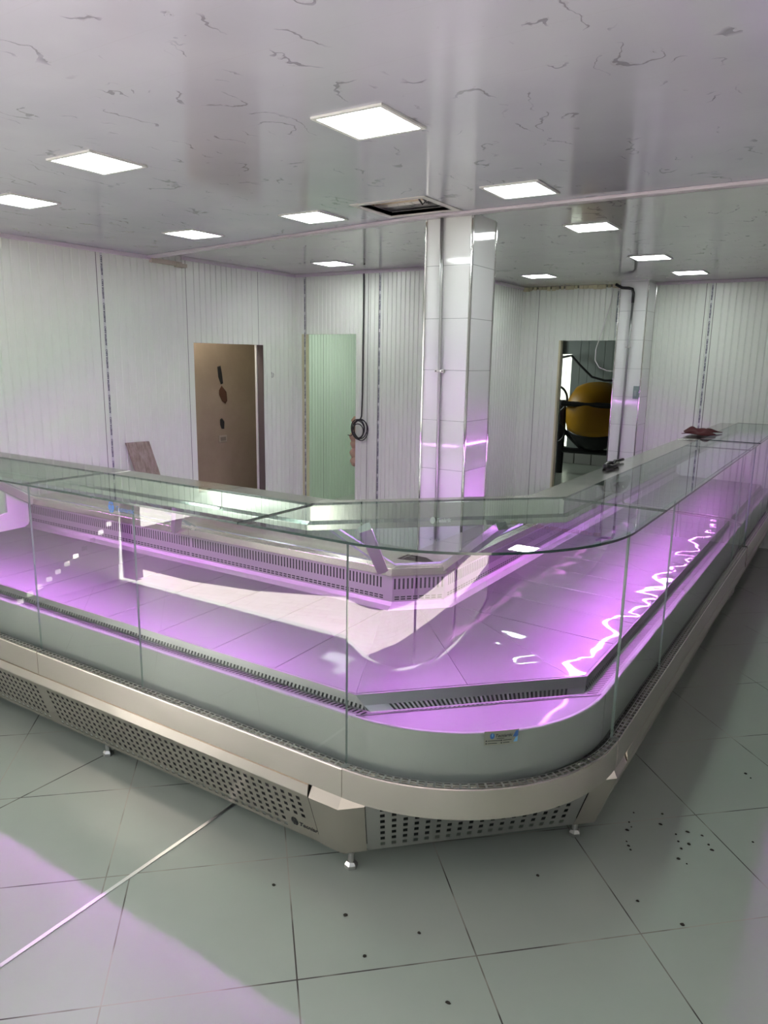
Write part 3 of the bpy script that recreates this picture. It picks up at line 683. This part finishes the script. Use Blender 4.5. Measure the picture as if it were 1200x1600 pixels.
# --- corner counter
t = thing('display_counter', 'rounded corner display counter joining both arms, maker plate on its grey front', 'display counter', (-1.3, 2.6, 0), 'refrigerated display counters')
KB = 3.507
base_path = lambda p: (lambda K: [A(p[0], K), B(p[0], K)])(KB + 1.4142 * p[0])
def cpath(p, s0, s1):
    K = KB + 1.4142 * p[0]; return [(s0, Y0 + p[0]), A(p[0], K), B(p[0], K), (X0 - p[0], s1)]
mb = MB(); pl = lambda u, K, s0, s1: [(s0, Y0 + u), A(u, K), B(u, K), (X0 - u, s1)]
def body_ring(u, z): return [(x, y, z) for x, y in pl(u, KB + 1.4142 * u, -1.9, 3.2)] + [(-1.75 - 0, 3.2, z), (-1.9, 3.05, z)]
mb.hexa(body_ring(.03, .095), body_ring(.0, .66)); mb.build('body', M_BODY, t)
mb = MB(); q = [(-1.87, 2.9), (-1.87, 3.24), (-1.68, 3.4), (-1.5, 3.2)]; mb.hexa([(x, y, .1) for x, y in q], [(x, y, .70) for x, y in q]); mb.build('rear_body', M_BODY, t)
# perforated chamfer panel
mb = MB(); Klo, Khi = KB, KB - .083 * 1.4142
def Pc(w, q):
    u = -.083 * q; K = KB + 1.4142 * u; a, b = A(u, K), B(u, K); z = .09 + .246 * q; return (a[0] + (b[0] - a[0]) * w, a[1] + (b[1] - a[1]) * w, z)
sb = [.09] + brk(.115, .885, .0415, .0165) + [.91]; tb = [0]
for r in range(7): z = .118 + r * .0315; tb += [(z - .0085 - .09) / .246, (z + .0085 - .09) / .246]
tb.append(1); mb.grid(Pc, sb, tb, lambda i, j: i % 2 == 0 and 2 <= i <= len(sb) - 4 and j % 2 == 1); mb.build('base_panel', M_STEEL_S, t, solid=.0015)
for side in (0, 1):
    mb = MB(); w0, w1 = ((0, .087) if side == 0 else (.913, 1))
    def post(q):
        u = -.083 * q; K = KB + 1.4142 * u; z = .09 + .246 * q
        if side == 0: pts = [(-1.570, Y0 + u), A(u, K), Pc(.087, q)[:2]]
        else: pts = [Pc(.913, q)[:2], B(u, K), (X0 - u, 2.893)]
        return [(x, y, z) for x, y in pts]
    p0, p1 = post(0), post(1); p2 = [(x + (CC.x - x) * .03, y + (CC.y - y) * .03, .388) for x, y, z in p1]
    mb.add(p0 + p1 + p2, [(0, 1, 4, 3), (1, 2, 5, 4), (3, 4, 7, 6), (4, 5, 8, 7)]); mb.build('corner_post', M_STEEL, t, solid=.004)
mb = MB(); q = [(x, y) for x, y in (Pc(.087, 1)[:2], Pc(.913, 1)[:2])]; i0 = [(x - .02 * .707, y + .02 * .707) for x, y in q]
mb.hexa([(*q[0], .336), (*q[1], .336), (*i0[1], .336), (*i0[0], .336)], [(*q[0], .340), (*q[1], .340), (*i0[1], .39), (*i0[0], .39)]); mb.build('ledge', M_STEEL_S, t)
# curved bumper, its underside, slotted trim
mb = MB(); sweep(mb, PROF_BUMPER, lambda p: arcpts(R(p[0]), 60)); shade(mb.build('bumper', M_STEEL, t))
mb = MB(); ring = arcpts(R(-.07)); ring = ring + [B(.0, KB), A(.0, KB)]; mb.add([(x, y, .389) for x, y in ring], [list(range(len(ring)))]); mb.build('bumper_underside', M_STEEL_S, t, solid=.002)
mb = MB(); n = 40; sb = brk(-90, 0, 2.26, 1.66)
Pa = lambda a, r, z: (CC.x + r * math.cos(math.radians(a)), CC.y + r * math.sin(math.radians(a)), z)
mb.grid(lambda a, q: Pa(a, R(-.085 + .033 * q), .5135), sb, TRIM_T, lambda i, j: i % 2 == 1 and j in (1, 3)); mb.build('vent_trim', M_STEEL_S, t)
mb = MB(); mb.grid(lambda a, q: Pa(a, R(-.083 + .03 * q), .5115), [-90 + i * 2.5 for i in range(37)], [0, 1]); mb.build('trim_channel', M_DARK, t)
# grey curved front and steel ledge behind it
mb = MB(); sweep(mb, [(-.02, .49), (-.02, .681), (-.017, .684), (-.005, .684), (-.005, .49)], lambda p: arcpts(R(p[0]), 48)); o = mb.build('front_panel', M_GREYP, t)
shade(o)
mb = MB(); ring = arcpts(R(-.006), 40) + [B(.0, 3.44), A(.0, 3.44)]; mb.add([(x, y, .682) for x, y in ring], [list(range(len(ring)))]); mb.build('front_shelf', M_PLATE, t, solid=.002)
# chamfer air grille
gp = [(0.0, .684, 3.44), (.012, .683, 3.45), (.050, .677, 3.475), (.060, .677, 3.49), (.066, .690, 3.53), (.075, .716, 3.585), (.088, .716, 3.60)]
def Pgc(w, q):
    u, z, K = gp[q]; a, b = A(u, K), B(u, K); return (a[0] + (b[0] - a[0]) * w, a[1] + (b[1] - a[1]) * w, z)
sb = [0] + brk(.09, .93, .0205, .0105) + [1]
mb = MB(); mb.grid(Pgc, sb, range(7), lambda i, j: i % 2 == 0 and 2 <= i <= len(sb) - 4 and j in (1, 3)); mb.build('air_grille', M_GRILLE, t, solid=.001)
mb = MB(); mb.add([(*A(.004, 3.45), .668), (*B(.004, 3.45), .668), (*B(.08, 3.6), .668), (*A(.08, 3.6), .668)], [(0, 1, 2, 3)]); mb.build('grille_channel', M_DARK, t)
# deck wedges
FA, FB = A(.085, 3.60), B(.085, 3.60); RA, RB = A(.90, 4.83), B(.90, 4.83)
def pt(a, b, w): return (a[0] + (b[0] - a[0]) * w, a[1] + (b[1] - a[1]) * w)
for iq, q in enumerate(([(-1.88, 2.125), FA, (-1.876, 2.94)], [FA, pt(FA, FB, .47), pt(RA, RB, .5), RA, (-1.878, 2.94)], [pt(FA, FB, .47), pt(FA, FB, .93), RB, pt(RA, RB, .5)], [pt(FA, FB, .93), FB, (-.808, 3.197), (-1.623, 3.197), RB])):
    cx = sum(p[0] for p in q) / len(q); cy = sum(p[1] for p in q) / len(q)
    q = [(x + (cx - x) * .004, y + (cy - y) * .004) for x, y in q]
    zz = lambda x, y: .717 if any(math.dist((x, y), e) < .25 for e in (FA, FB, pt(FA, FB, .47), pt(FA, FB, .93))) or y < 2.3 or x > -.9 else .736
    mb = MB(); mb.hexa([(x, y, zz(x, y) - .012) for x, y in q], [(x, y, zz(x, y)) for x, y in q]); mb.build('deck_plate', M_PLATE if iq < 1 else M_PLATEW, t, bevel=.0012)
# rear panel chamfer + short right return
mb = MB()
def Prc(w, q):
    u, z = lerp_prof(PROF_REAR, q); K = 4.83 + 1.0 * (u - .938); a, b = A(u, K), B(u, K); d = .255; return (a[0] + (b[0] - a[0]) * w / d, a[1] + (b[1] - a[1]) * w / d, z)
rear_plate(mb, Prc, 0, .255); mb.build('rear_panel', M_REAR, t)
mb = MB()
def Prr(s, q):
    u, z = lerp_prof(PROF_REAR, q); K = 4.83 + 1.0 * (u - .938); b = B(u, K)[1]; return (X0 - u, b + (3.2 - b) * s, z)
mb.grid(Prr, [0, 1], [0, 1, 2, 3, 5, 6, 7]); mb.build('rear_return', M_REAR, t)
mb = MB()
def Prl(s, q):
    u, z = lerp_prof(PROF_REAR, q); K = 4.83 + 1.0 * (u - .938); a = A(u, K)[0]; return (-1.90 + (a + 1.90) * s, Y0 + u, z)
mb.grid(Prl, [0, 1], [0, 1, 2, 3, 5, 6, 7]); mb.build('rear_return', M_REAR, t)
mb = MB(); mb.grid(lambda w, q: (lambda a, b: (a[0] + (b[0] - a[0]) * w, a[1] + (b[1] - a[1]) * w, .74 + .17 * q))(A(.948, 4.845), B(.948, 4.845)), [0, 1], [0, 1]); mb.build('air_duct', M_DARK, t)
mb = MB(); sweep(mb, PROF_LIP, lambda p: pl(p[0], 4.82 + .83 * (p[0] - .93), -1.90, 3.2)); mb.build('rear_worktop', M_STEEL, t, bevel=.002)
# canopy
KC = lambda u: 4.33 + (u - .37) * .9
mb = MB(); sweep(mb, PROF_CAN, lambda p: pl(p[0], KC(p[0]), -1.96, 3.27)); CAN = mb.build('canopy', M_CANOPY, t, bevel=.0015)
mb = MB(); a, b = A(.45, KC(.45)), B(.45, KC(.45)); mb.tube([(*pt(a, b, .04), 1.2345), (*pt(a, b, .96), 1.2345)], .010, 10); mb.build('led_tube', M_LED, t, smooth=True)
# top glass and curved front glass
ring = [(-1.897, Y0 - .085)] + arcpts(R(-.085), 48) + [(X0 + .085, 3.197), (B(.365, 4.325)[0], 3.197), B(.365, 4.325), A(.365, 4.325), (-1.897, Y0 + .365)]
ring = [p for i, p in enumerate(ring) if i == 0 or math.dist(p, ring[i - 1]) > .002]
mb = MB(); mb.hexa([(x, y, 1.346) for x, y in ring], [(x, y, 1.355) for x, y in ring], 0, 1); tg = mb.build('top_glass', [M_GLASST, M_EDGED], t)

fn = lambda x, y: (-1.538 + x * .7071, -1.538 + x * .7071 + 4.311, 1.250 + y)
mb = MB(); mb.add([fn(.014 + .012 * math.cos(k * .4), .016 + .016 * math.sin(k * .4)) for k in range(16)], [list(range(16))]); put_text(mb, BRAND, .026, lambda x, y: fn(x * .62 + .032, y + .006), .25, bold=.0012); mb.build('logo_print', M_ETCH, CAN, recalc=False).matrix_parent_inverse = Matrix()
mb = MB(); ni, no = arcpts(R(-.052), 56), arcpts(R(-.06), 56); o = len(mb.v); m = len(ni)
mb.v += [(x, y, .502) for x, y in no] + [(x, y, 1.345) for x, y in no] + [(x, y, .502) for x, y in ni] + [(x, y, 1.345) for x, y in ni]
for k in range(m - 1):
    mb.f += [[k, k + 1, m + k + 1, m + k], [2 * m + k + 1, 2 * m + k, 3 * m + k, 3 * m + k + 1], [m + k, m + k + 1, 3 * m + k + 1, 3 * m + k], [k + 1, k, 2 * m + k, 2 * m + k + 1]]; mb.mi += [0, 0, 1, 1]
mb.f += [[0, m, 3 * m, 2 * m], [m - 1, 3 * m - 1, 4 * m - 1, 2 * m - 1]]; mb.mi += [1, 1]
o = mb.build('front_glass', [M_GLASS, M_EDGE], t)
shade(o)
# rear glass and struts of the corner
mb = MB(); a, b = A(.505, KC(.505)), B(.505, KC(.505)); c_, d_ = A(.96, 4.85), B(.96, 4.85)
mb.hexa([(*a, 1.235), (*b, 1.235), (*d_, .955), (*c_, .955)], [(a[0] - .005, a[1] + .005, 1.243), (b[0] - .005, b[1] + .005, 1.243), (d_[0] - .005, d_[1] + .005, .963), (c_[0] - .005, c_[1] + .005, .963)], 0, 1); mb.build('rear_glass', [M_GLASSR, M_EDGE], t)
mb = MB(); mb.bar((-1.74, 2.56, 1.245), (-1.905, 2.965, .93), .035, .055, (.7, .7, .2)); mb.build('strut', M_STEEL_S, t)
mb = MB(); mb.bar((-1.27, 2.95, 1.245), (-1.665, 3.19, .93), .035, .055, (.7, .7, .2)); mb.build('strut', M_STEEL_S, t)
leg(t, -1.466, 2.09); leg(t, -.80, 2.785)
# maker plate on the grey front
a0, a1, rp = -50.8, -40.6, .7125
mb = MB(); mb.grid(lambda a, z: Pa(a, rp, z), [a0 + (a1 - a0) * i / 6 for i in range(7)], [.640, .694]); bp = mb.build('maker_plate', mat('plate_metal', (.34, .34, .28), .35, .6), t, solid=.002)
bp.modifiers['solid'].offset = -1
Wp = math.radians(a1 - a0) * rp
fn = lambda x, y: Pa(a0 + math.degrees(x / rp), rp + .0035, .640 + y)
mb = MB(); put_text(mb, BRAND, .0155, lambda x, y: fn(x + .038, y + .031), .25, bold=.0004)
for q in ((.044, .0245, .072, .0265), (.012, .0165, .062, .019), (.012, .007, .046, .0095), (.068, .0165, .1, .019), (.068, .007, .092, .0095)): mb.add([fn(q[0], q[1]), fn(q[2], q[1]), fn(q[2], q[3]), fn(q[0], q[3])], [(0, 1, 2, 3)])
for q in ((.007, .0178), (.007, .0082), (.062, .0178), (.062, .0082)): mb.add([fn(q[0] + .0028 * math.cos(k), q[1] + .0028 * math.sin(k)) for k in [i * math.pi / 4 for i in range(8)]], [list(range(8))])
mb.box
o = mb.build('lettering', M_BLACK, bp, recalc=False); o.matrix_parent_inverse = Matrix()
mb = MB(); mb.add([fn(.028 + .0085 * math.cos(k), .036 + .0115 * math.sin(k)) for k in [i * math.pi / 8 for i in range(16)]], [list(range(16))]); mb.add([fn(.104, .028), fn(.118, .026), fn(.124, .030), fn(.124, .05), fn(.115, .05)], [(0, 1, 2, 3, 4)])
o = mb.build('blue_mark', M_BLUE, bp, recalc=False); o.matrix_parent_inverse = Matrix()
fn2 = lambda x, y: Pa(a0 + math.degrees(x / rp), rp + .0039, .640 + y)
mb = MB(); mb.add([fn2(.106, .008), fn2(.122, .008), fn2(.123, .028), fn2(.114, .024)], [(0, 1, 2, 3)]); mb.add([fn2(.0275, .046), fn2(.030, .046), fn2(.030, .036), fn2(.028, .032), fn2(.026, .038)], [(0, 1, 2, 3, 4)])
o = mb.build('light_blue_mark', M_LBLUE, bp, recalc=False); o.matrix_parent_inverse = Matrix()

# ------------------------------------------------------------------ small things
# red cloth on the far counter
mb = MB(); nx, ny = 26, 16
def cl(i, j):
    a, b = i / nx, j / ny
    x, y = -1.29 + .24 * a, 6.78 + .42 * b
    h = .012 + .055 * max(0, math.sin(math.pi * a)) ** .6 * max(0, math.sin(math.pi * b)) ** .5 * (.55 + .45 * math.sin(9 * a + 5 * b) * math.cos(7 * b - 3 * a))
    x += .03 * math.sin(8 * b); y += .05 * math.sin(6 * a); return (x, y, 1.357 + h)
mb.grid(cl, list(range(nx + 1)), list(range(ny + 1)))
o = mb.build('cloth', mat('dark_red_cloth', (.075, .012, .014), .95), smooth=True, solid=.006)
tag(o, 'crumpled dark red cloth lying on top of the far right counter', 'cloth')
# black cap-like fitting under canopy edge and black coil at pipe foot
t = thing('cable_coil', 'small black cable lump at the counter top edge in front of the far column', 'cable', (-1.20, 4.4, 1.345))
b = MB(); b.tube([(-1.22 + .028 * math.cos(k), 4.42 + .10 * math.sin(k), 1.360 + .004 * math.sin(3 * k)) for k in [i * math.pi / 9 for i in range(18)]], .012, 6, closed=True); b.build('loop', M_BLACK, t, smooth=True)
b = MB(); b.tube([(-1.22, 4.48, 1.36), (-1.235, 4.55, 1.37), (-1.24, 4.62, 1.36), (-1.23, 4.72, 1.36)], .009, 6); b.build('tail', M_BLACK, t, smooth=True)
t = thing('round_fitting', 'black half-round fitting under the counter top before the far column', 'fitting', (-1.08, 4.05, 1.30))
b = MB(); b.lathe([(.16 * math.sin(k * math.pi / 18), .055 * math.cos(k * math.pi / 18)) for k in range(1, 10)][::-1], (X0 - .350, 4.05, 1.338), (1, 0, 0), 32)
b.v = [(x, y, 1.338 - max(0, 1.338 - z) * .5) for x, y, z in b.v]; b.build('housing', mat('matt_black', (.012, .012, .013), .8), t)
b = MB(); b.lathe([(.018, 0), (.018, .004)], (X0 - .308, 3.99, 1.318), (1, 0, 0), 12); b.build('badge', M_STEEL_S, t)
# board leaning on the left wall
mb = MB(); q = [(4.155, 1.205), (4.40, 1.20), (4.62, .0), (4.37, .0)]
mb.hexa([(XL + .012 + .25 * (1.205 - z) / 1.2, y, z) for y, z in q], [(XL + .034 + .25 * (1.205 - z) / 1.2, y, z) for y, z in q])
M_BOARD = mat('dusty_board', (.30, .245, .20), .9); k = N(M_BOARD); p = k.pos()
k.l(k.mix(k.ramp(k.noise(k.scale(p, 8, 8, 2), 3, 6, .7), .35, .65), (.21, .165, .13), (.40, .34, .29)), k.b.inputs['Base Color'])
tag(mb.build('board', M_BOARD, bevel=.003), 'dusty brown board leaning against the left wall behind the counter', 'board')
# hanging black cable with a coil
t = thing('hanging_cable', 'black cable hanging down the wall beside the middle doorway, ending in a coil', 'cable', (-4.45, YB1 - .03, 1.2))
b = MB(); b.tube([(-4.445, YB1 - .02, ZF - .03), (-4.447, YB1 - .02, 2.2), (-4.449, YB1 - .02, 1.6), (-4.455, YB1 - .025, 1.36), (-4.47, YB1 - .03, 1.31)], .0075, 8); b.build('drop', M_BLACK, t, smooth=True)
for k in range(5):
    b = MB(); rr = .070 + .030 * random.random(); ox, oz = random.uniform(-.02, .02), random.uniform(-.025, .02)
    b.tube([(-4.46 + ox + rr * .95 * math.cos(a), YB1 - .052 - .007 * k + .006 * math.sin(2 * a), 1.215 + oz + rr * 1.15 * math.sin(a)) for a in [i * math.pi / 16 for i in range(32)]], .0055, 6, closed=True); b.build('coil', M_BLACK, t, smooth=True)
b = MB(); b.tube([(-4.53, YB1 - .05, 1.19), (-4.58, YB1 - .04, 1.14), (-4.62, YB1 - .04, 1.15)], .005, 6); b.build('tail', M_BLACK, t, smooth=True)
# foam lumps on the doorway edge
t = thing('foam_lumps', 'dried tan foam lumps on the right edge of the middle doorway', 'foam', (-4.55, YB1 + .03, .95))
MF = mat('tan_foam', (.50, .36, .25), .9)
for y_, z_, r_ in ((0, 1.30, .04), (.01, 1.22, .035), (-.01, 1.13, .055), (0, 1.05, .05), (.01, .95, .06), (0, .86, .05)):
    b = MB(); b.lathe([(r_ * math.sin(a) * (1 + .12 * math.sin(5 * a)), -r_ * 1.2 * math.cos(a)) for a in [.05 + i * (math.pi - .1) / 10 for i in range(11)]], (-4.585, YB1 + .045 + y_, z_), (.15, 0, 1), 12); b.build('lump', MF, t, smooth=True)
# white cable drooping by the right doorway
mb = MB(); mb.tube([(-2.56, YB2 - .02, ZF - .05), (-2.58, YB2 - .03, 2.6), (-2.64, YB2 - .04, 2.35), (-2.70, YB2 - .05, 2.1), (-2.70, YB2 - .05, 1.98), (-2.65, YB2 - .04, 1.9), (-2.56, YB2 - .03, 1.865), (-2.44, YB2 - .02, 1.86)], .007, 8)
tag(mb.build('white_cable', M_WHITE, smooth=True), 'thin white cable drooping across the top of the right doorway', 'cable')
# cement mixer in the yard room
t = thing('cement_mixer', 'yellow cement mixer with a black frame seen through the right doorway', 'cement mixer', (-3.95, 12.8, 0))
MY = mat('mixer_yellow', (.60, .30, .01), .45)
c = Vector((-3.85, 12.8, 0)); ax = Vector((.05, -.35, 1)).normalized()
b = MB(); b.lathe([(.20, .62), (.36, .56), (.47, .40), (.515, .20), (.52, 0.0), (.50, -.12)], c + Vector((0, 0, .98)), ax, 32); b.build('drum', MY, t, smooth=True)
b = MB(); b.lathe([(.505, -.10), (.50, -.16), (.36, -.40), (.20, -.50), (.1, -.52)], c + Vector((0, 0, .98)), ax, 32); b.build('drum_base', M_BLACK, t, smooth=True)
b = MB(); b.tube([(-4.45, 12.62, 1.26), (-4.3, 12.3, 1.26), (-3.3, 12.25, 1.26)], .045, 8); b.build('yoke', M_BLACK, t)
for x0_, y0_, x1_ in ((-4.46, 12.75, -4.47), (-3.2, 12.8, -3.2)):
    b = MB(); b.tube([(x0_, y0_, 1.3), (x0_, y0_, .8), (x1_, y0_ + .03, 0)], [.075, .085, .075], 8); b.build('leg', M_BLACK, t)
b = MB(); b.tube([(-4.45, 12.75, .42), (-3.2, 12.8, .42)], .05, 8); b.build('crossbar', M_BLACK, t)
b = MB(); b.tube([(-4.42, 12.75, .78), (-4.05, 12.78, .45)], .04, 8); b.build('brace', M_BLACK, t)
b = MB(); b.tube([(-4.55 + .24 * math.cos(a), 12.55, 1.32 + .24 * math.sin(a)) for a in [i * math.pi / 14 for i in range(28)]], .02, 6, closed=True); b.build('handwheel', M_BLACK, t)
b = MB(); b.tube([(-4.55 + .22 * math.cos(a), 12.6, .75 + .2 * math.sin(a)) for a in [i * math.pi / 14 for i in range(28)]], .018, 6, closed=True); b.build('hose_loop', M_BLACK, t)
# block row against the yard room's rear wall
MBk = mat('pale_block', (.40, .40, .37), .85)
for i in range(3):
    mb = MB(); x = -4.96 + i * .34; mb.box((x, 14.1, 0), (x + .325, 14.4, .27)); tag(mb.build('concrete_block', MBk, bevel=.008), ['leftmost of the three pale blocks on the floor behind the cement mixer', 'middle one of the three pale blocks behind the cement mixer', 'rightmost of the three pale blocks behind the cement mixer'][i], 'block', 'pale blocks behind the mixer')
mb = MB(); mb.tube([(-5.3, 14.3, 2.0), (-4.98, 14.3, 2.06), (-4.88, 14.3, 2.08), (-4.7, 14.3, 1.9), (-4.45, 14.3, 1.68), (-4.2, 14.3, 1.62), (-3.4, 14.3, 1.62)], .022, 8); tag(mb.build('black_cable', M_BLACK, smooth=True), 'thick black cable sagging on the wall above the cement mixer', 'cable')
mb = MB(); mb.tube([(-5.3, 14.2, 2.28), (-4.4, 14.2, 2.62), (-3.6, 14.2, 2.85)], .012, 6); tag(mb.build('red_cable', mat('red_cable', (.2, .06, .05), .6), smooth=True), 'thin reddish cable high on the wall above the cement mixer', 'cable')
# dirt specks on the floor, right side
mb = MB()
for x, y in ((-.627, 2.999), (-.62, 2.939), (-.629, 3.081), (-.601, 2.859), (-.573, 2.814), (-.588, 2.836), (-.51, 3.062), (-.439, 3.026), (-.42, 2.982), (-.401, 3.072), (-.344, 3.08), (-.31, 3.031), (-.293, 3.003), (-.396, 2.867), (-.362, 2.853), (-.473, 2.53), (-.309, 2.5), (-.834, 2.453), (-.255, 3.718), (-.229, 3.688), (-.158, 3.155), (-1.332, 1.867), (-1.17, 1.752), (-1.07, 1.942), (-.852, 1.746), (-1.647, 1.84), (-.52, 3.144), (-.61, 2.97), (-.4, 2.94), (-.38, 2.99)):
    r_ = random.uniform(.003, .008); n = 7; a0_ = random.random() * 6; e = random.uniform(.5, 1)
    bot = [(x + r_ * (1 + .5 * random.random()) * math.cos(a0_ + k * 2 * math.pi / n), y + e * r_ * (1 + .5 * random.random()) * math.sin(a0_ + k * 2 * math.pi / n), .0003) for k in range(n)]
    mb.hexa(bot, [(x + (p[0] - x) * .7, y + (p[1] - y) * .7, .0035) for p in bot])
o = mb.build('dirt_crumbs', mat('dark_dirt', (.035, .03, .022), .95)); tag(o, 'dark dirt crumbs scattered on the floor tiles right of the counter', 'dirt', kind='stuff')

# ------------------------------------------------------------------ outside, in front of the shop (seen in reflections)
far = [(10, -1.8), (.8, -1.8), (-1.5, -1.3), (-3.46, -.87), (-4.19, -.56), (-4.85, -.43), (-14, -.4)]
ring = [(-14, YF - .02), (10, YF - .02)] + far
mb = MB(); mb.hexa([(x, y, -.15) for x, y in ring], [(x, y, -.02) for x, y in ring]); struct(mb.build('sunlit_pavement', M_PAVE))  # pale paving cut to the shape of the sunlit patch
mb = MB(); mb.box((-30, -16, -.3), (26, YF - .02, -.12)); struct(mb.build('shaded_ground', M_SHADE))  # shade beyond the sunlit strip, put into the ground colour
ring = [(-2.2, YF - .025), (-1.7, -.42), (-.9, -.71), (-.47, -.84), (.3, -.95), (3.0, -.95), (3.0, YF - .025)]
mb = MB(); mb.hexa([(x, y, -.05) for x, y in ring], [(x, y, -.012) for x, y in ring]); struct(mb.build('entrance_shade', mat('shade_slab', (.03, .03, .03), .7)))  # added dark slab standing in for shade at the threshold
mb = MB(); mb.box((-30, -17, -.3), (26, -16, 7)); struct(mb.build('wall_opposite', M_FACADE))
mb = MB(); mb.box((-7.4, -4, -.1), (-7.2, 3.4, 2.6)); struct(mb.build('wall_dot_backing', M_DOT_BACK))  # unseen white wall added so the openings look bright
mb = MB(); mb.box((-7.2, -.1, -.1), (XL - .12, 3.4, -.02)); struct(mb.build('side_passage', M_PAVE))
